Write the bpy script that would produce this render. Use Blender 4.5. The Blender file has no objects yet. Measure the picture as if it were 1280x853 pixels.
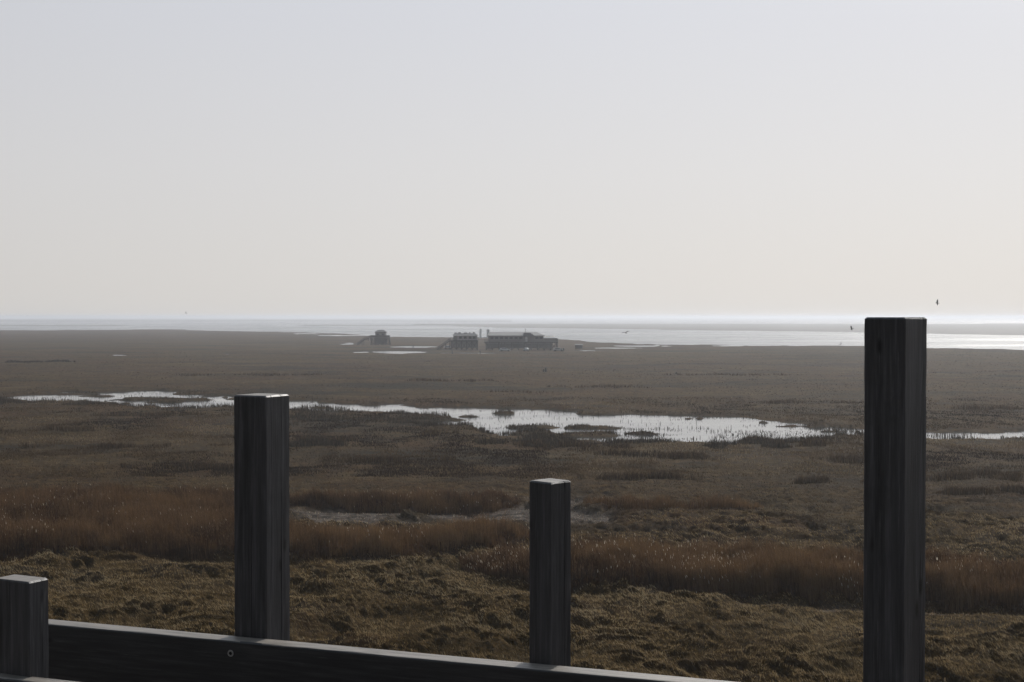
import bpy, bmesh, math, random
import numpy as np
from mathutils import Vector, Matrix

random.seed(7)
RNG = np.random.default_rng(11)
R = math.radians
sc = bpy.context.scene
COL = sc.collection

# ------------------------------------------------------------------ camera
F = 1800.0                       # focal length in pixels of the 1280 px wide photograph
EYE = 14.0
HOR = 396.0                      # horizon row
PITCH = math.atan((426.5 - HOR) / F)
cam_d = bpy.data.cameras.new('camera')
cam = bpy.data.objects.new('camera', cam_d); COL.objects.link(cam)
cam.location = (0, 0, EYE)
cam.rotation_euler = (R(90) - PITCH, 0, 0)
cam_d.sensor_width = 36.0
cam_d.lens = 36.0 * F / 1280.0
cam_d.clip_start = 0.05
cam_d.clip_end = 150000
sc.camera = cam

K = F * EYE                      # 25200 : pixel rows under the horizon times distance
def dist(py): return K / (py - HOR)
def at(px, py, z=0.0):
    """point on the level z seen at that row/column (used to lay out the plan)"""
    d = (EYE - z) * F / (py - HOR)
    return Vector(((px - 640) / F * d, d, z))
def up(px, py, d):
    return Vector(((px - 640) / F * d, d, EYE - (py - HOR) / F * d))

# ------------------------------------------------------------------ tags
def tag(o, label=None, cat=None, group=None, kind=None):
    if label: o['label'] = label
    if cat: o['category'] = cat
    if group: o['group'] = group
    if kind: o['kind'] = kind
    return o
def empty(name, loc, rz=0):
    o = bpy.data.objects.new(name, None); COL.objects.link(o)
    o.location = loc; o.rotation_euler = (0, 0, rz)
    o.empty_display_size = .2
    return o
def link(name, me, mat, parent=None, smooth=False):
    o = bpy.data.objects.new(name, me); COL.objects.link(o)
    if mat and not me.materials: me.materials.append(mat)
    if parent: o.parent = parent
    if smooth:
        for p in me.polygons: p.use_smooth = True
    return o
def copy_tree(o, parent=None):
    c = o.copy(); COL.objects.link(c)
    if parent: c.parent = parent
    for ch in [q for q in bpy.data.objects if q.parent == o]:
        copy_tree(ch, c)
    return c

class MB:
    """collects boxes, bars, tubes and prisms; build() links them as one mesh"""
    def __init__(s): s.bm = bmesh.new()
    def box(s, x0, x1, y0, y1, z0, z1, bevel=0, M=None):
        r = bmesh.ops.create_cube(s.bm, size=1)
        vs = r['verts']
        for v in vs:
            v.co = Vector(((x0 + x1) / 2 + v.co.x * (x1 - x0), (y0 + y1) / 2 + v.co.y * (y1 - y0), (z0 + z1) / 2 + v.co.z * (z1 - z0)))
            if M: v.co = M @ v.co
        if bevel:
            es = list({e for v in vs for e in v.link_edges})
            bmesh.ops.bevel(s.bm, geom=es, offset=bevel, segments=1, affect='EDGES')
        return s
    def bar(s, a, b, w, h=None, seg=4):
        a, b = Vector(a), Vector(b); h = h or w
        d = (b - a); L = d.length
        if L < 1e-6: return s
        q = d.to_track_quat('Z', 'Y').to_matrix()
        n = seg
        ra = []; rb = []
        for i in range(n):
            t = 2 * math.pi * (i + .5) / n
            k = 1 / math.cos(math.pi / n)
            o = q @ Vector((math.cos(t) * w / 2 * k, math.sin(t) * h / 2 * k, 0))
            ra.append(s.bm.verts.new(a + o)); rb.append(s.bm.verts.new(b + o))
        for i in range(n):
            j = (i + 1) % n
            s.bm.faces.new((ra[i], ra[j], rb[j], rb[i]))
        s.bm.faces.new(ra[::-1]); s.bm.faces.new(rb)
        return s
    def poly(s, pts_list):
        vs = {}
        for pts in pts_list:
            f = []
            for p in pts:
                k = tuple(round(c, 4) for c in p)
                if k not in vs: vs[k] = s.bm.verts.new(p)
                f.append(vs[k])
            s.bm.faces.new(f)
        return s
    def loft(s, rings, cap=True):
        R_ = [[s.bm.verts.new(p) for p in ring] for ring in rings]
        n = len(R_[0])
        for a, b in zip(R_, R_[1:]):
            for i in range(n):
                j = (i + 1) % n
                s.bm.faces.new((a[i], a[j], b[j], b[i]))
        if cap:
            s.bm.faces.new(R_[0][::-1]); s.bm.faces.new(R_[-1])
        return s
    def build(s, name, mat, parent=None, smooth=False):
        me = bpy.data.meshes.new(name)
        bmesh.ops.recalc_face_normals(s.bm, faces=s.bm.faces)
        s.bm.to_mesh(me); s.bm.free()
        return link(name, me, mat, parent, smooth)

# ------------------------------------------------------------------ numpy noise
def _hash(ix, iy, seed):
    h = (ix.astype(np.int64) * 374761393 + iy.astype(np.int64) * 668265263 + seed * 974634777) & 0x7fffffff
    h = ((h ^ (h >> 13)) * 1274126177) & 0x7fffffff
    return ((h ^ (h >> 16)) & 0xffff) / 65535.0
def vnoise(x, y, seed=0):
    x = np.asarray(x, float); y = np.asarray(y, float)
    ix = np.floor(x); iy = np.floor(y); fx = x - ix; fy = y - iy
    ux = fx * fx * fx * (fx * (fx * 6 - 15) + 10); uy = fy * fy * fy * (fy * (fy * 6 - 15) + 10)
    a = _hash(ix, iy, seed); b = _hash(ix + 1, iy, seed); c = _hash(ix, iy + 1, seed); d = _hash(ix + 1, iy + 1, seed)
    return (a * (1 - ux) + b * ux) * (1 - uy) + (c * (1 - ux) + d * ux) * uy
def fbm(x, y, seed=0, octs=4, gain=.5):
    s = 0; a = 1; t = 0
    for i in range(octs):
        c, q = math.cos(.6 * i + .3), math.sin(.6 * i + .3)
        s = s + a * vnoise((x * c - y * q) * 2 ** i + 17.3 * i, (x * q + y * c) * 2 ** i + 5.1 * i, seed + i)
        t += a; a *= gain
    return s / t
def ss(a, b, x):
    t = np.clip((x - a) / (b - a), 0, 1); return t * t * (3 - 2 * t)

# ------------------------------------------------------------------ plan of the marsh
def plan(x, y):
    yy = np.maximum(y, 8.0)
    return 640 + F * x / yy, HOR + K / yy
P_X   = [-700, 0, 40, 130, 200, 290, 362, 430, 500, 560, 610, 680, 760, 850, 920, 980, 1040, 1080, 1160, 1250, 1280, 1500, 2100]
P_UP  = [ 486, 497.0, 491, 489.5, 487.5, 496.5, 498, 503, 505, 507.5, 510, 511, 518, 519.5, 521.5, 528.5, 533.5, 536, 540, 541, 537, 535, 530]
P_LOW = [ 484, 498.0, 498.5, 502, 506.5, 505, 508.5, 513, 514.5, 518, 541, 546, 550.5, 552, 555, 552, 546, 541, 544.5, 545, 541, 537, 528]
ISLES = [  # columns, rows and half sizes of vegetated islands and spits in the pool
    (170, 499.5, 45, 1.6), (205, 502.5, 28, 1.2), (232, 492.5, 22, 1.3), (228, 499.8, 42, 1.7), (120, 495.2, 26, 1.0), (320, 502.5, 24, 1.2), (400, 509.5, 30, 1.2), (445, 519.5, 34, 1.6),
    (470, 506, 22, 1.1), (530, 508.5, 22, 1.4), (505, 521, 16, 1.4), (550, 524, 38, 2.0), (585, 520.5, 13, 1.6),
    (628, 516.5, 20, 1.6), (672, 534, 42, 2.2), (740, 534.5, 50, 1.9), (665, 542.5, 34, 3.6), (735, 544, 42, 2.6),
    (802, 541.5, 26, 1.7), (752, 516.5, 34, 2.6), (860, 523.2, 9, 1.2), (874, 523.0, 6, 1.1), (955, 527.6, 9, 1.6), (985, 532.5, 28, 1.1),
    (1055, 539.2, 34, .8), (940, 552, 26, 2.2), (650, 548, 30, 2), (1022, 533.0, 20, 1.2)]
PUDDLES = [(383, 521.3, 20, 1.8), (402, 525.5, 8, 1.0), (392, 559.2, 11, 1.0), (1210, 545, 50, .8), (574, 528.6, 52, 3.4), (440, 523.5, 10, .8),
    (775, 548.5, 20, 1.2), (700, 555.5, 24, .9), (920, 562, 10, .6), (70, 500, 30, .8),
    (300, 491.5, 8, .5), (150, 505, 22, .5), (1265, 539, 22, .9), (1240, 592.5, 7, .5), (1266, 593, 6, .5)]
FARWET = [(432, 430.2, 18, .9), (436, 429.0, 8, .6), (510, 433.6, 36, .9), (497, 440.2, 44, 1.5), (560, 441.6, 42, .6), (420, 419.5, 32, .9), (385, 417.2, 12, .6),
    (470, 418.6, 20, .5), (455, 440.5, 14, .8), (283, 442.4, 4, .5), (150, 443.8, 6, .35), (770, 435.3, 42, 1.2), (800, 432.6, 40, 1.0), (735, 438.2, 30, .7),
    (845, 430.5, 30, .9), (925, 432.3, 60, .6), (690, 438.5, 16, .4), (370, 432.6, 4, .4), (985, 427.8, 50, .8)]
E_X = [-900, 0, 230, 350, 440, 490, 600, 700, 740, 825, 1050, 1280, 1800, 2400]
E_Y = [410.5, 412.6, 412.8, 415, 418.2, 421.4, 422.4, 424.5, 427.6, 430.4, 431.6, 437.0, 444, 450]
S_X = [480, 540, 620, 700, 1040, 1280, 2000]
S_L = [403, 407, 409.6, 410.6, 415, 419.6, 428]

def masks(x, y):
    px, py = plan(x, y)
    n1 = fbm(x / 9, y / 9, 3, 4) - .5
    n2 = fbm(x / 2.2, y / 2.2, 9, 3) - .5
    lo = np.interp(px, P_X, P_LOW) + np.interp(px, [0, 60, 290, 340, 660, 1100, 1150], [.4, 3.0, 3.2, 3.4, 1.4, 1.4, 4.2]); hi = np.interp(px, P_X, P_UP)
    wob = n1 * 3.8 + n2 * 2.4 + .3
    nb = fbm(x / 13, y / 5, 119, 3)
    wob = wob - ss(.47, .60, nb) * np.interp(px, [0, 60, 330, 520, 640, 1100, 1150], [1.5, 2.6, 2.4, 1.2, .2, .2, 0])
    pool = np.minimum(py - hi, lo - py) + wob
    for cx, cy, ax, ay in ISLES:
        e = (1 - np.sqrt(((px - cx) / ax) ** 2 + ((py - cy) / ay) ** 2)) * min(ay, 2.5) * 1.5
        pool = np.minimum(pool, -e + .55 + n2 * 2.0 + n1 * 1.6)
    for cx, cy, ax, ay in PUDDLES:
        e = (1 - np.sqrt(((px - cx) / ax) ** 2 + ((py - cy) / ay) ** 2)) * ay + n2 * 1.8 + n1 * 1.0
        pool = np.maximum(pool, e)
    n3 = fbm(x / 45, y / 45, 21, 4) - .5
    n4 = fbm(x / 12, y / 25, 22, 3) - .5
    for cx, cy, ax, ay in FARWET:
        e = (1 - np.sqrt(((px - cx) / ax) ** 2 + ((py - cy) / ay) ** 2)) * ay * .8 + n4 * .9 + n3 * .5
        pool = np.maximum(pool, np.where(py < 450, e, -9))
    edge = (np.interp(px, E_X, E_Y) - py) + (fbm(x / 160, y / 160, 31, 4) - .5) * 2.6 + n3 * .7
    bank = np.where(px > 470, np.minimum(py - 404.2, np.interp(px, S_X, S_L) - py), -9) + (fbm(x / 500, y / 300, 41, 4) - .5) * 1.6
    bank2 = np.where(px < 640, np.minimum(py - 398.5, 402.6 - py), -9) + (fbm(x / 900, y / 700, 43, 3) - .5) * 3.0
    bank3 = np.where(px < 560, np.minimum(py - 406.0, 408.4 - py), -9) + (fbm(x / 300, y / 200, 47, 3) - .5) * 3.6 - .6
    bank = np.maximum(np.maximum(bank, bank2), bank3)
    bank = np.where(py < 398.2, -9, bank)
    return px, py, pool, edge, bank

# reed belts: (columns, front rows, back rows)
BELTS = {
 'A':  dict(x=[-700, -300, 0, 60, 290, 362, 500, 560, 610, 655, 700], f=[716, 716, 712, 702, 701, 704, 703, 697, 690, 684, 678],
            b=[622, 626, 628, 624, 628, 682, 682, 680, 677, 676, 677], x0=-700, x1=690, h=1.32),
 'B':  dict(x=[575, 620, 720, 850, 1000, 1080, 1280, 1600, 2100], f=[720, 738, 743, 744, 752, 756, 765, 772, 782],
            b=[714, 712, 703, 708, 714, 722, 734, 742, 745], x0=578, x1=2100, h=1.42),
 'C':  dict(x=[250, 362, 500, 600, 655], f=[632, 637, 639, 641, 637], b=[629, 630, 630, 630, 633], x0=262, x1=652, h=1.35),
 'D':  dict(x=[735, 800, 900, 960], f=[644, 650, 650, 646], b=[640, 640, 641, 642], x0=738, x1=955, h=1.35),
}
def belt_mask(k, px, py, x, y):
    b = BELTS[k]
    w = (fbm(x / 5, y / 5, 51, 3) - .5) * 9 + (fbm(x / 1.6, y / 1.6, 57, 2) - .5) * 4
    fr = np.interp(px, b['x'], b['f']) + w; bk = np.interp(px, b['x'], b['b']) + w * .8
    m = np.minimum(fr - py, py - bk)
    m = np.where((px > b['x0'] + w * 3) & (px < b['x1'] + w * 3), m, -5)
    return m

def height(x, y, full=False):
    px, py, pool, edge, bank = masks(x, y)
    D = np.hypot(x, y)
    # swept tussocks: crest lines running away from the wind
    nearf = 1 - ss(95, 135, D)
    wx = x + (vnoise(x / 3, y / 3, 71) - .5) * 1.5; wy = y + (vnoise(x / 3, y / 3, 72) - .5) * 1.5
    t1 = fbm(wx / 1.05, wy / 1.35, 73, 3)
    t2 = vnoise(wx / .42, wy / .55, 77)
    tus = (ss(.30, .78, t1) * .46 + t2 * .13) * (.55 + .8 * ss(.3, .7, fbm(x / 6, y / 6, 79, 2)))
    midb = ss(.3, .75, fbm(x / 3.2, y / 3.2, 81, 4)) * .17 + ss(.45, .7, fbm(x / 11, y / 14, 85, 3)) * .18
    farb = ss(.4, .7, fbm(x / 30, y / 45, 87, 4)) * .4
    rg = 1 - np.abs(2 * vnoise(wx / .85 + .3 * wy, wy / .72, 74) - 1); rg2 = 1 - np.abs(2 * vnoise(wx / .36, wy / .30 + .4 * wx, 75) - 1)
    tus = tus * .40 + (ss(.0, .7, rg) * .34 + rg2 * .15) * (.5 + .9 * ss(.3, .65, fbm(x / 4, y / 4, 76, 2)))
    z = tus * nearf + midb * (1 - nearf) * (1 - .4 * ss(350, 700, D)) + farb * ss(160, 400, D) * (1 - .6 * ss(500, 800, D))
    mud = ss(-6, 4, np.minimum(np.minimum(px - 362, 742 - px) * .2, np.minimum(py - 633, 656 - py)) + (fbm(x / 4, y / 4, 91, 3) - .5) * 20)
    mud2 = ss(-3, 3, np.minimum(np.minimum(px - 820, 2100 - px) * .2, np.minimum(py - np.interp(px, BELTS['B']['x'], BELTS['B']['f']) - 5, np.interp(px, BELTS['B']['x'], BELTS['B']['f']) + 15 - py)) + (fbm(x / 3, y / 3, 93, 3) - .5) * 10)
    mud = np.maximum(mud, mud2 * .8)
    z = z * (1 - .75 * mud)
    z = z - .30 * ss(-1.2, 1.0, pool) * np.where((D > 120), 1, 0)
    z = np.where(pool > -.2, np.minimum(z, .02 - ss(-.2, .8, pool) * .32), z)
    dt = np.zeros_like(z)
    for k in ('A', 'B', 'C'):
        b = BELTS[k]; f_ = np.interp(px, b['x'], b['f']) + (fbm(x / 5, y / 5, 51, 3) - .5) * 9
        wd = 8 if k != 'C' else 4
        dt = np.maximum(dt, ss(-3, 2, py - f_) * (1 - ss(wd, wd + 5, py - f_)) * ss(b['x0'] + 60, b['x0'] + 160, px) * (1 - ss(b['x1'] - 60, b['x1'], px)))
    z = z - dt * .42 * (.4 + .8 * ss(.35, .6, fbm(x / 7, y / 7, 55, 2)))
    sea = ss(-.2, .5, edge)
    z = z * (1 - sea) + (-.45) * sea
    sand = ss(-.3, .5, bank) * (sea > .5)
    z = np.where(sea > .5, z * (1 - sand) + .05 * sand, z)
    if full: return z, px, py, pool, edge, bank, mud
    return z

# ------------------------------------------------------------------ node helpers
def mat(name):
    m = bpy.data.materials.new(name); m.use_nodes = True
    nt = m.node_tree; nt.nodes.clear()
    out = nt.nodes.new('ShaderNodeOutputMaterial')
    return m, nt, out
def N(nt, t, **kw):
    n = nt.nodes.new(t)
    for k, v in kw.items():
        if k in n.inputs.keys(): n.inputs[k].default_value = v
        else: setattr(n, k, v)
    return n
def mixc(nt, fac, a, b, mode='MIX'):
    n = nt.nodes.new('ShaderNodeMix'); n.data_type = 'RGBA'; n.blend_type = mode
    for sock, v in ((n.inputs[0], fac), (n.inputs[6], a), (n.inputs[7], b)):
        if hasattr(v, 'is_linked') or isinstance(v, bpy.types.NodeSocket): nt.links.new(v, sock)
        else: sock.default_value = v if not isinstance(v, tuple) else (*v, 1)[:4]
    return n.outputs[2]
def ramp(nt, fac, stops):
    n = nt.nodes.new('ShaderNodeValToRGB')
    cr = n.color_ramp
    while len(cr.elements) < len(stops): cr.elements.new(.5)
    for e, (p, c) in zip(cr.elements, stops):
        e.position = p; e.color = (*c, 1) if isinstance(c, tuple) else (c, c, c, 1)
    nt.links.new(fac, n.inputs[0]); return n.outputs[0]
def noise(nt, vec, scale, detail=4, rough=.55, dim='3D'):
    n = N(nt, 'ShaderNodeTexNoise', Scale=scale, Detail=detail, Roughness=rough)
    if vec: nt.links.new(vec, n.inputs['Vector'])
    return n.outputs[0]
def scaled(nt, vec, s):
    n = nt.nodes.new('ShaderNodeMapping'); n.inputs['Scale'].default_value = s
    nt.links.new(vec, n.inputs['Vector']); return n.outputs[0]

def simple(name, col, rough=.6, var=.25, scale=3.0, metal=0, spec=.5, bump=0):
    m, nt, out = mat(name)
    tc = N(nt, 'ShaderNodeTexCoord')
    n = noise(nt, tc.outputs['Object'], scale, 5)
    c = mixc(nt, n, tuple(c * (1 - var) for c in col), tuple(min(1, c * (1 + var)) for c in col))
    b = N(nt, 'ShaderNodeBsdfPrincipled', Roughness=rough, Metallic=metal)
    b.inputs['Specular IOR Level'].default_value = spec
    nt.links.new(c, b.inputs['Base Color'])
    if bump:
        bp = N(nt, 'ShaderNodeBump', Strength=bump, Distance=.01)
        nt.links.new(n, bp.inputs['Height']); nt.links.new(bp.outputs[0], b.inputs['Normal'])
    nt.links.new(b.outputs[0], out.inputs[0])
    return m

# ------------------------------------------------------------------ materials
def ground_material():
    m, nt, out = mat('marsh_ground')
    L = nt.links
    geo = N(nt, 'ShaderNodeNewGeometry'); P = geo.outputs['Position']
    at_ = N(nt, 'ShaderNodeAttribute', attribute_name='zone'); sep = N(nt, 'ShaderNodeSeparateColor'); L.new(at_.outputs['Color'], sep.inputs[0])
    at2 = N(nt, 'ShaderNodeAttribute', attribute_name='zone2'); sep2 = N(nt, 'ShaderNodeSeparateColor'); L.new(at2.outputs['Color'], sep2.inputs[0])
    big = noise(nt, P, .03, 4, .6); mid = noise(nt, P, .16, 5, .65); fine = noise(nt, P, 1.3, 5, .7); vfine = noise(nt, P, 6, 4, .7)
    dun = ramp(nt, fine, [(.30, (.030, .020, .011)), (.5, (.078, .053, .028)), (.72, (.165, .115, .060))])
    olive = ramp(nt, vfine, [(.3, (.020, .016, .008)), (.55, (.078, .051, .022)), (.75, (.17, .115, .055))])
    red = ramp(nt, fine, [(.3, (.028, .015, .010)), (.55, (.082, .044, .026)), (.75, (.15, .09, .05))])
    c = mixc(nt, ramp(nt, big, [(.45, 0.), (.66, .6)]), dun, red)
    dark = ramp(nt, mid, [(.40, 0.), (.58, 1.)])
    c = mixc(nt, ramp(nt, mid, [(.38, .55), (.5, 0.), (.62, 0.), (.78, .45)]), c, (.035, .028, .018))
    c = mixc(nt, ramp(nt, noise(nt, P, .055, 5, .7), [(.56, 0.), (.68, .6)]), c, (.13, .10, .062))
    patch = noise(nt, scaled(nt, P, (.45, 1, 1)), .03, 9, .78)
    c = mixc(nt, ramp(nt, patch, [(.40, .9), (.50, 0.)]), c, (.026, .021, .014))     # dark rush zones
    c = mixc(nt, ramp(nt, patch, [(.54, 0.), (.66, .6)]), c, (.12, .087, .045))      # pale dry turf
    c = mixc(nt, sep.outputs[2], c, olive)                     # near meadow
    mudc = ramp(nt, fine, [(.35, (.035, .030, .027)), (.5, (.10, .085, .073)), (.66, (.24, .21, .185))])
    c = mixc(nt, sep.outputs[0], c, mudc)
    reddish = ramp(nt, vfine, [(.3, (.020, .010, .006)), (.7, (.085, .042, .020))])
    c = mixc(nt, sep.outputs[1], c, reddish)
    sandc = ramp(nt, mid, [(.35, (.10, .09, .078)), (.65, (.16, .145, .125))])
    c = mixc(nt, sep2.outputs[0], c, sandc)
    c = mixc(nt, sep2.outputs[1], c, (.045, .04, .032))         # pool bed
    hs = N(nt, 'ShaderNodeHueSaturation', Value=.62, Saturation=1.25); L.new(c, hs.inputs['Color']); c = hs.outputs[0]
    b = N(nt, 'ShaderNodeBsdfPrincipled', Roughness=.9)
    rr = N(nt, 'ShaderNodeMapRange'); L.new(sep2.outputs[0], rr.inputs[0]); rr.inputs[3].default_value = .92; rr.inputs[4].default_value = .8
    L.new(rr.outputs[0], b.inputs['Roughness'])
    b.inputs['Specular IOR Level'].default_value = .18
    sp = N(nt, 'ShaderNodeMapRange'); L.new(sep2.outputs[0], sp.inputs[0]); sp.inputs[3].default_value = .03; sp.inputs[4].default_value = .3
    L.new(sp.outputs[0], b.inputs['Specular IOR Level'])
    L.new(c, b.inputs['Base Color'])
    bp = N(nt, 'ShaderNodeBump', Strength=.9, Distance=.12)
    L.new(vfine, bp.inputs['Height'])
    bp2 = N(nt, 'ShaderNodeBump', Strength=.7, Distance=.5)
    L.new(fine, bp2.inputs['Height']); L.new(bp.outputs[0], bp2.inputs['Normal']); L.new(bp2.outputs[0], b.inputs['Normal'])
    L.new(b.outputs[0], out.inputs[0])
    return m

def water_material(name, rough, bscale, bstr, col=(.03, .035, .035), stretch=(1, 1, 1)):
    m, nt, out = mat(name)
    L = nt.links
    geo = N(nt, 'ShaderNodeNewGeometry')
    v = scaled(nt, geo.outputs['Position'], stretch)
    n = noise(nt, v, bscale, 3, .5)
    n2 = noise(nt, v, bscale * .02, 4, .6)
    b = N(nt, 'ShaderNodeBsdfPrincipled', Roughness=rough, IOR=1.5)
    b.inputs['Base Color'].default_value = (*col, 1)
    rr = N(nt, 'ShaderNodeMapRange'); L.new(n2, rr.inputs[0]); rr.inputs[1].default_value = .35; rr.inputs[2].default_value = .65
    rr.inputs[3].default_value = rough * .55; rr.inputs[4].default_value = rough * 1.35
    L.new(rr.outputs[0], b.inputs['Roughness'])
    bp = N(nt, 'ShaderNodeBump', Strength=bstr, Distance=.03)
    L.new(n, bp.inputs['Height']); L.new(bp.outputs[0], b.inputs['Normal'])
    L.new(b.outputs[0], out.inputs[0])
    return m

def blade_material(name, stops, transl=.4):
    m, nt, out = mat(name)
    L = nt.links
    a = N(nt, 'ShaderNodeAttribute', attribute_name='tint')
    c = ramp(nt, a.outputs['Fac'], stops)
    d = N(nt, 'ShaderNodeBsdfDiffuse'); t = N(nt, 'ShaderNodeBsdfTranslucent')
    L.new(c, d.inputs[0]); L.new(c, t.inputs[0])
    mx = N(nt, 'ShaderNodeMixShader', Fac=transl); L.new(d.outputs[0], mx.inputs[1]); L.new(t.outputs[0], mx.inputs[2])
    L.new(mx.outputs[0], out.inputs[0])
    return m

def wood_material(name, axis, base=(.044, .042, .0445), dark=(.018, .0172, .018), light=(.105, .100, .104)):
    m, nt, out = mat(name)
    L = nt.links
    tc = N(nt, 'ShaderNodeTexCoord'); O = tc.outputs['Object']
    s = [30, 30, 30]; s[axis] = 1.3
    grain = noise(nt, scaled(nt, O, tuple(s)), 3.2, 8, .68)
    s2 = [9, 9, 9]; s2[axis] = .6
    streak = noise(nt, scaled(nt, O, tuple(s2)), 1.8, 5, .6)
    blot = noise(nt, O, 7, 6, .6)
    c = ramp(nt, grain, [(.28, dark), (.5, base), (.74, light)])
    c = mixc(nt, ramp(nt, streak, [(.45, 0.), (.75, .35)]), c, light)
    c = mixc(nt, ramp(nt, blot, [(.56, 0.), (.75, .55)]), c, (.022, .023, .022))
    fleck = noise(nt, scaled(nt, O, tuple(v * .9 for v in s)), 7, 3, .5)
    c = mixc(nt, ramp(nt, fleck, [(.68, 0.), (.74, .55)]), c, (.15, .145, .135))
    # knots
    vo = N(nt, 'ShaderNodeTexVoronoi', Scale=1.0); s3 = [11, 11, 11]; s3[axis] = 4.2
    L.new(scaled(nt, O, tuple(s3)), vo.inputs['Vector'])
    knot = ramp(nt, vo.outputs['Distance'], [(.05, 1.), (.12, 0.)])
    c = mixc(nt, knot, c, (.010, .009, .009))
    b = N(nt, 'ShaderNodeBsdfPrincipled', Roughness=.62)
    b.inputs['Specular IOR Level'].default_value = .42
    L.new(c, b.inputs['Base Color'])
    rr = N(nt, 'ShaderNodeMapRange'); L.new(grain, rr.inputs[0]); rr.inputs[3].default_value = .36; rr.inputs[4].default_value = .62
    L.new(rr.outputs[0], b.inputs['Roughness'])
    bp = N(nt, 'ShaderNodeBump', Strength=.55, Distance=.003)
    L.new(grain, bp.inputs['Height']); L.new(bp.outputs[0], b.inputs['Normal'])
    L.new(b.outputs[0], out.inputs[0])
    return m

M = {}
M['ground'] = ground_material()
M['pool'] = water_material('pool_water', .12, 2.2, .12, stretch=(.6, 1.2, 1))
M['sea'] = water_material('sea_water', .27, .5, .3, stretch=(.5, 1.0, 1))
M['wood_post'] = wood_material('weathered_post_wood', 2)
M['wood_rail'] = wood_material('weathered_rail_wood', 0, (.027, .0255, .026), (.013, .0125, .013), (.062, .058, .058))
M['wood_top_lit'] = wood_material('lit_top_wood', 0, (.175, .155, .135), (.075, .066, .058), (.29, .26, .23))  # same timber painted paler: light falling on the top faces is in the colour
M['deck'] = simple('deck_timber', (.09, .08, .07), .8)
M['steel'] = simple('galvanised_steel', (.42, .42, .42), .38, .2, 60, .9)
M['black'] = simple('dark_recess', (.01, .01, .01), .8)
M['pile'] = simple('dark_pile_timber', (.045, .040, .036), .85)
M['clad'] = simple('grey_cladding', (.12, .11, .10), .75)
M['clad2'] = simple('pale_grey_cladding', (.22, .20, .20), .7)
M['roof'] = simple('pale_roof_sheet', (.15, .145, .14), .7)
M['roofd'] = simple('dark_roof_felt', (.07, .07, .072), .8)
M['glass'] = simple('window_glass', (.02, .025, .03), .08, .1)
M['white'] = simple('white_paint', (.78, .77, .75), .5, .05)
M['carw'] = simple('silver_car_paint', (.30, .30, .30), .45, .04, 3, .1)
M['card'] = simple('dark_car_paint', (.05, .06, .09), .22, .04, 3, .3)
M['tyre'] = simple('tyre_rubber', (.02, .02, .02), .9)
M['skin'] = simple('skin', (.45, .28, .2), .6)
M['cloth'] = simple('dark_clothing', (.03, .035, .05), .9)
M['feather'] = simple('dark_feathers', (.045, .042, .04), .8)
M['feather2'] = simple('grey_feathers', (.30, .30, .31), .8)
M['canvas'] = simple('pale_canvas', (.55, .52, .46), .8)
M['grass'] = blade_material('meadow_grass', [(0, (.018, .015, .007)), (.35, (.118, .080, .036)), (.7, (.31, .22, .11)), (1, (.36, .29, .18))], .3)
M['dry'] = blade_material('dry_marsh_grass', [(0, (.018, .011, .006)), (.4, (.048, .031, .016)), (.8, (.098, .067, .036)), (1, (.2, .155, .10))], .3)
M['reed'] = blade_material('reed_stalks', [(0, (.020, .011, .005)), (.5, (.088, .048, .021)), (1, (.18, .110, .050))], .28)
M['plume'] = blade_material('reed_plumes', [(0, (.10, .06, .03)), (.7, (.17, .11, .07)), (1, (.50, .43, .33))], .5)
M['fringe'] = blade_material('pool_fringe', [(0, (.018, .014, .010)), (.6, (.055, .042, .028)), (1, (.13, .10, .06))], .25)

# ------------------------------------------------------------------ the ground: one sheet
def np_mesh(name, verts, quads, material, attrs=None, smooth=True, tris=None):
    me = bpy.data.meshes.new(name)
    nv = len(verts)
    nq = 0 if quads is None else len(quads); nt_ = 0 if tris is None else len(tris)
    me.vertices.add(nv); me.vertices.foreach_set('co', np.ascontiguousarray(verts, dtype=np.float32).ravel())
    me.loops.add(nq * 4 + nt_ * 3); me.polygons.add(nq + nt_)
    li = np.concatenate([quads.ravel() if nq else np.zeros(0, int), tris.ravel() if nt_ else np.zeros(0, int)]).astype(np.int32)
    ls = np.concatenate([np.arange(nq) * 4, nq * 4 + np.arange(nt_) * 3]).astype(np.int32)
    me.loops.foreach_set('vertex_index', li)
    me.polygons.foreach_set('loop_start', ls)
    if smooth: me.polygons.foreach_set('use_smooth', np.ones(nq + nt_, bool))
    me.update(calc_edges=True)
    for k, v in (attrs or {}).items():
        if v.ndim == 1:
            a = me.attributes.new(k, 'FLOAT', 'POINT'); a.data.foreach_set('value', v.astype(np.float32))
        else:
            a = me.attributes.new(k, 'FLOAT_COLOR', 'POINT'); a.data.foreach_set('color', v.astype(np.float32).ravel())
    me.materials.append(material)
    return me

ang = np.concatenate([np.linspace(-180, -32, 40)[:-1], np.linspace(-32, -25, 40)[:-1], np.linspace(-25, 25, 940), np.linspace(25, 32, 40)[1:], np.linspace(32, 180, 40)[1:-1]])
ang = np.radians(ang)
rad = np.concatenate([[.05, 3, 6, 10, 14, 18, 22, 26], np.arange(30, 50, .4), K / (np.arange(900, 407, -.66) - HOR), np.geomspace(2350, 60000, 26)])
A, Rr = np.meshgrid(ang, rad)
gx = Rr * np.sin(A); gy = Rr * np.cos(A)
gz, gpx, gpy, gpool, gedge, gbank, gmud = height(gx, gy, True)
front = (gy > 8) & (Rr < 50000)
gz = np.where(front, gz, np.where(Rr > 2500, -.45, .1))
gz = np.where((np.abs(A) > R(40)) & (Rr > 100), np.where(Rr > 2300, -.45, .1 + 0 * gz), gz)
nr, nc = A.shape
idx = np.arange(nr * nc).reshape(nr, nc)
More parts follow.
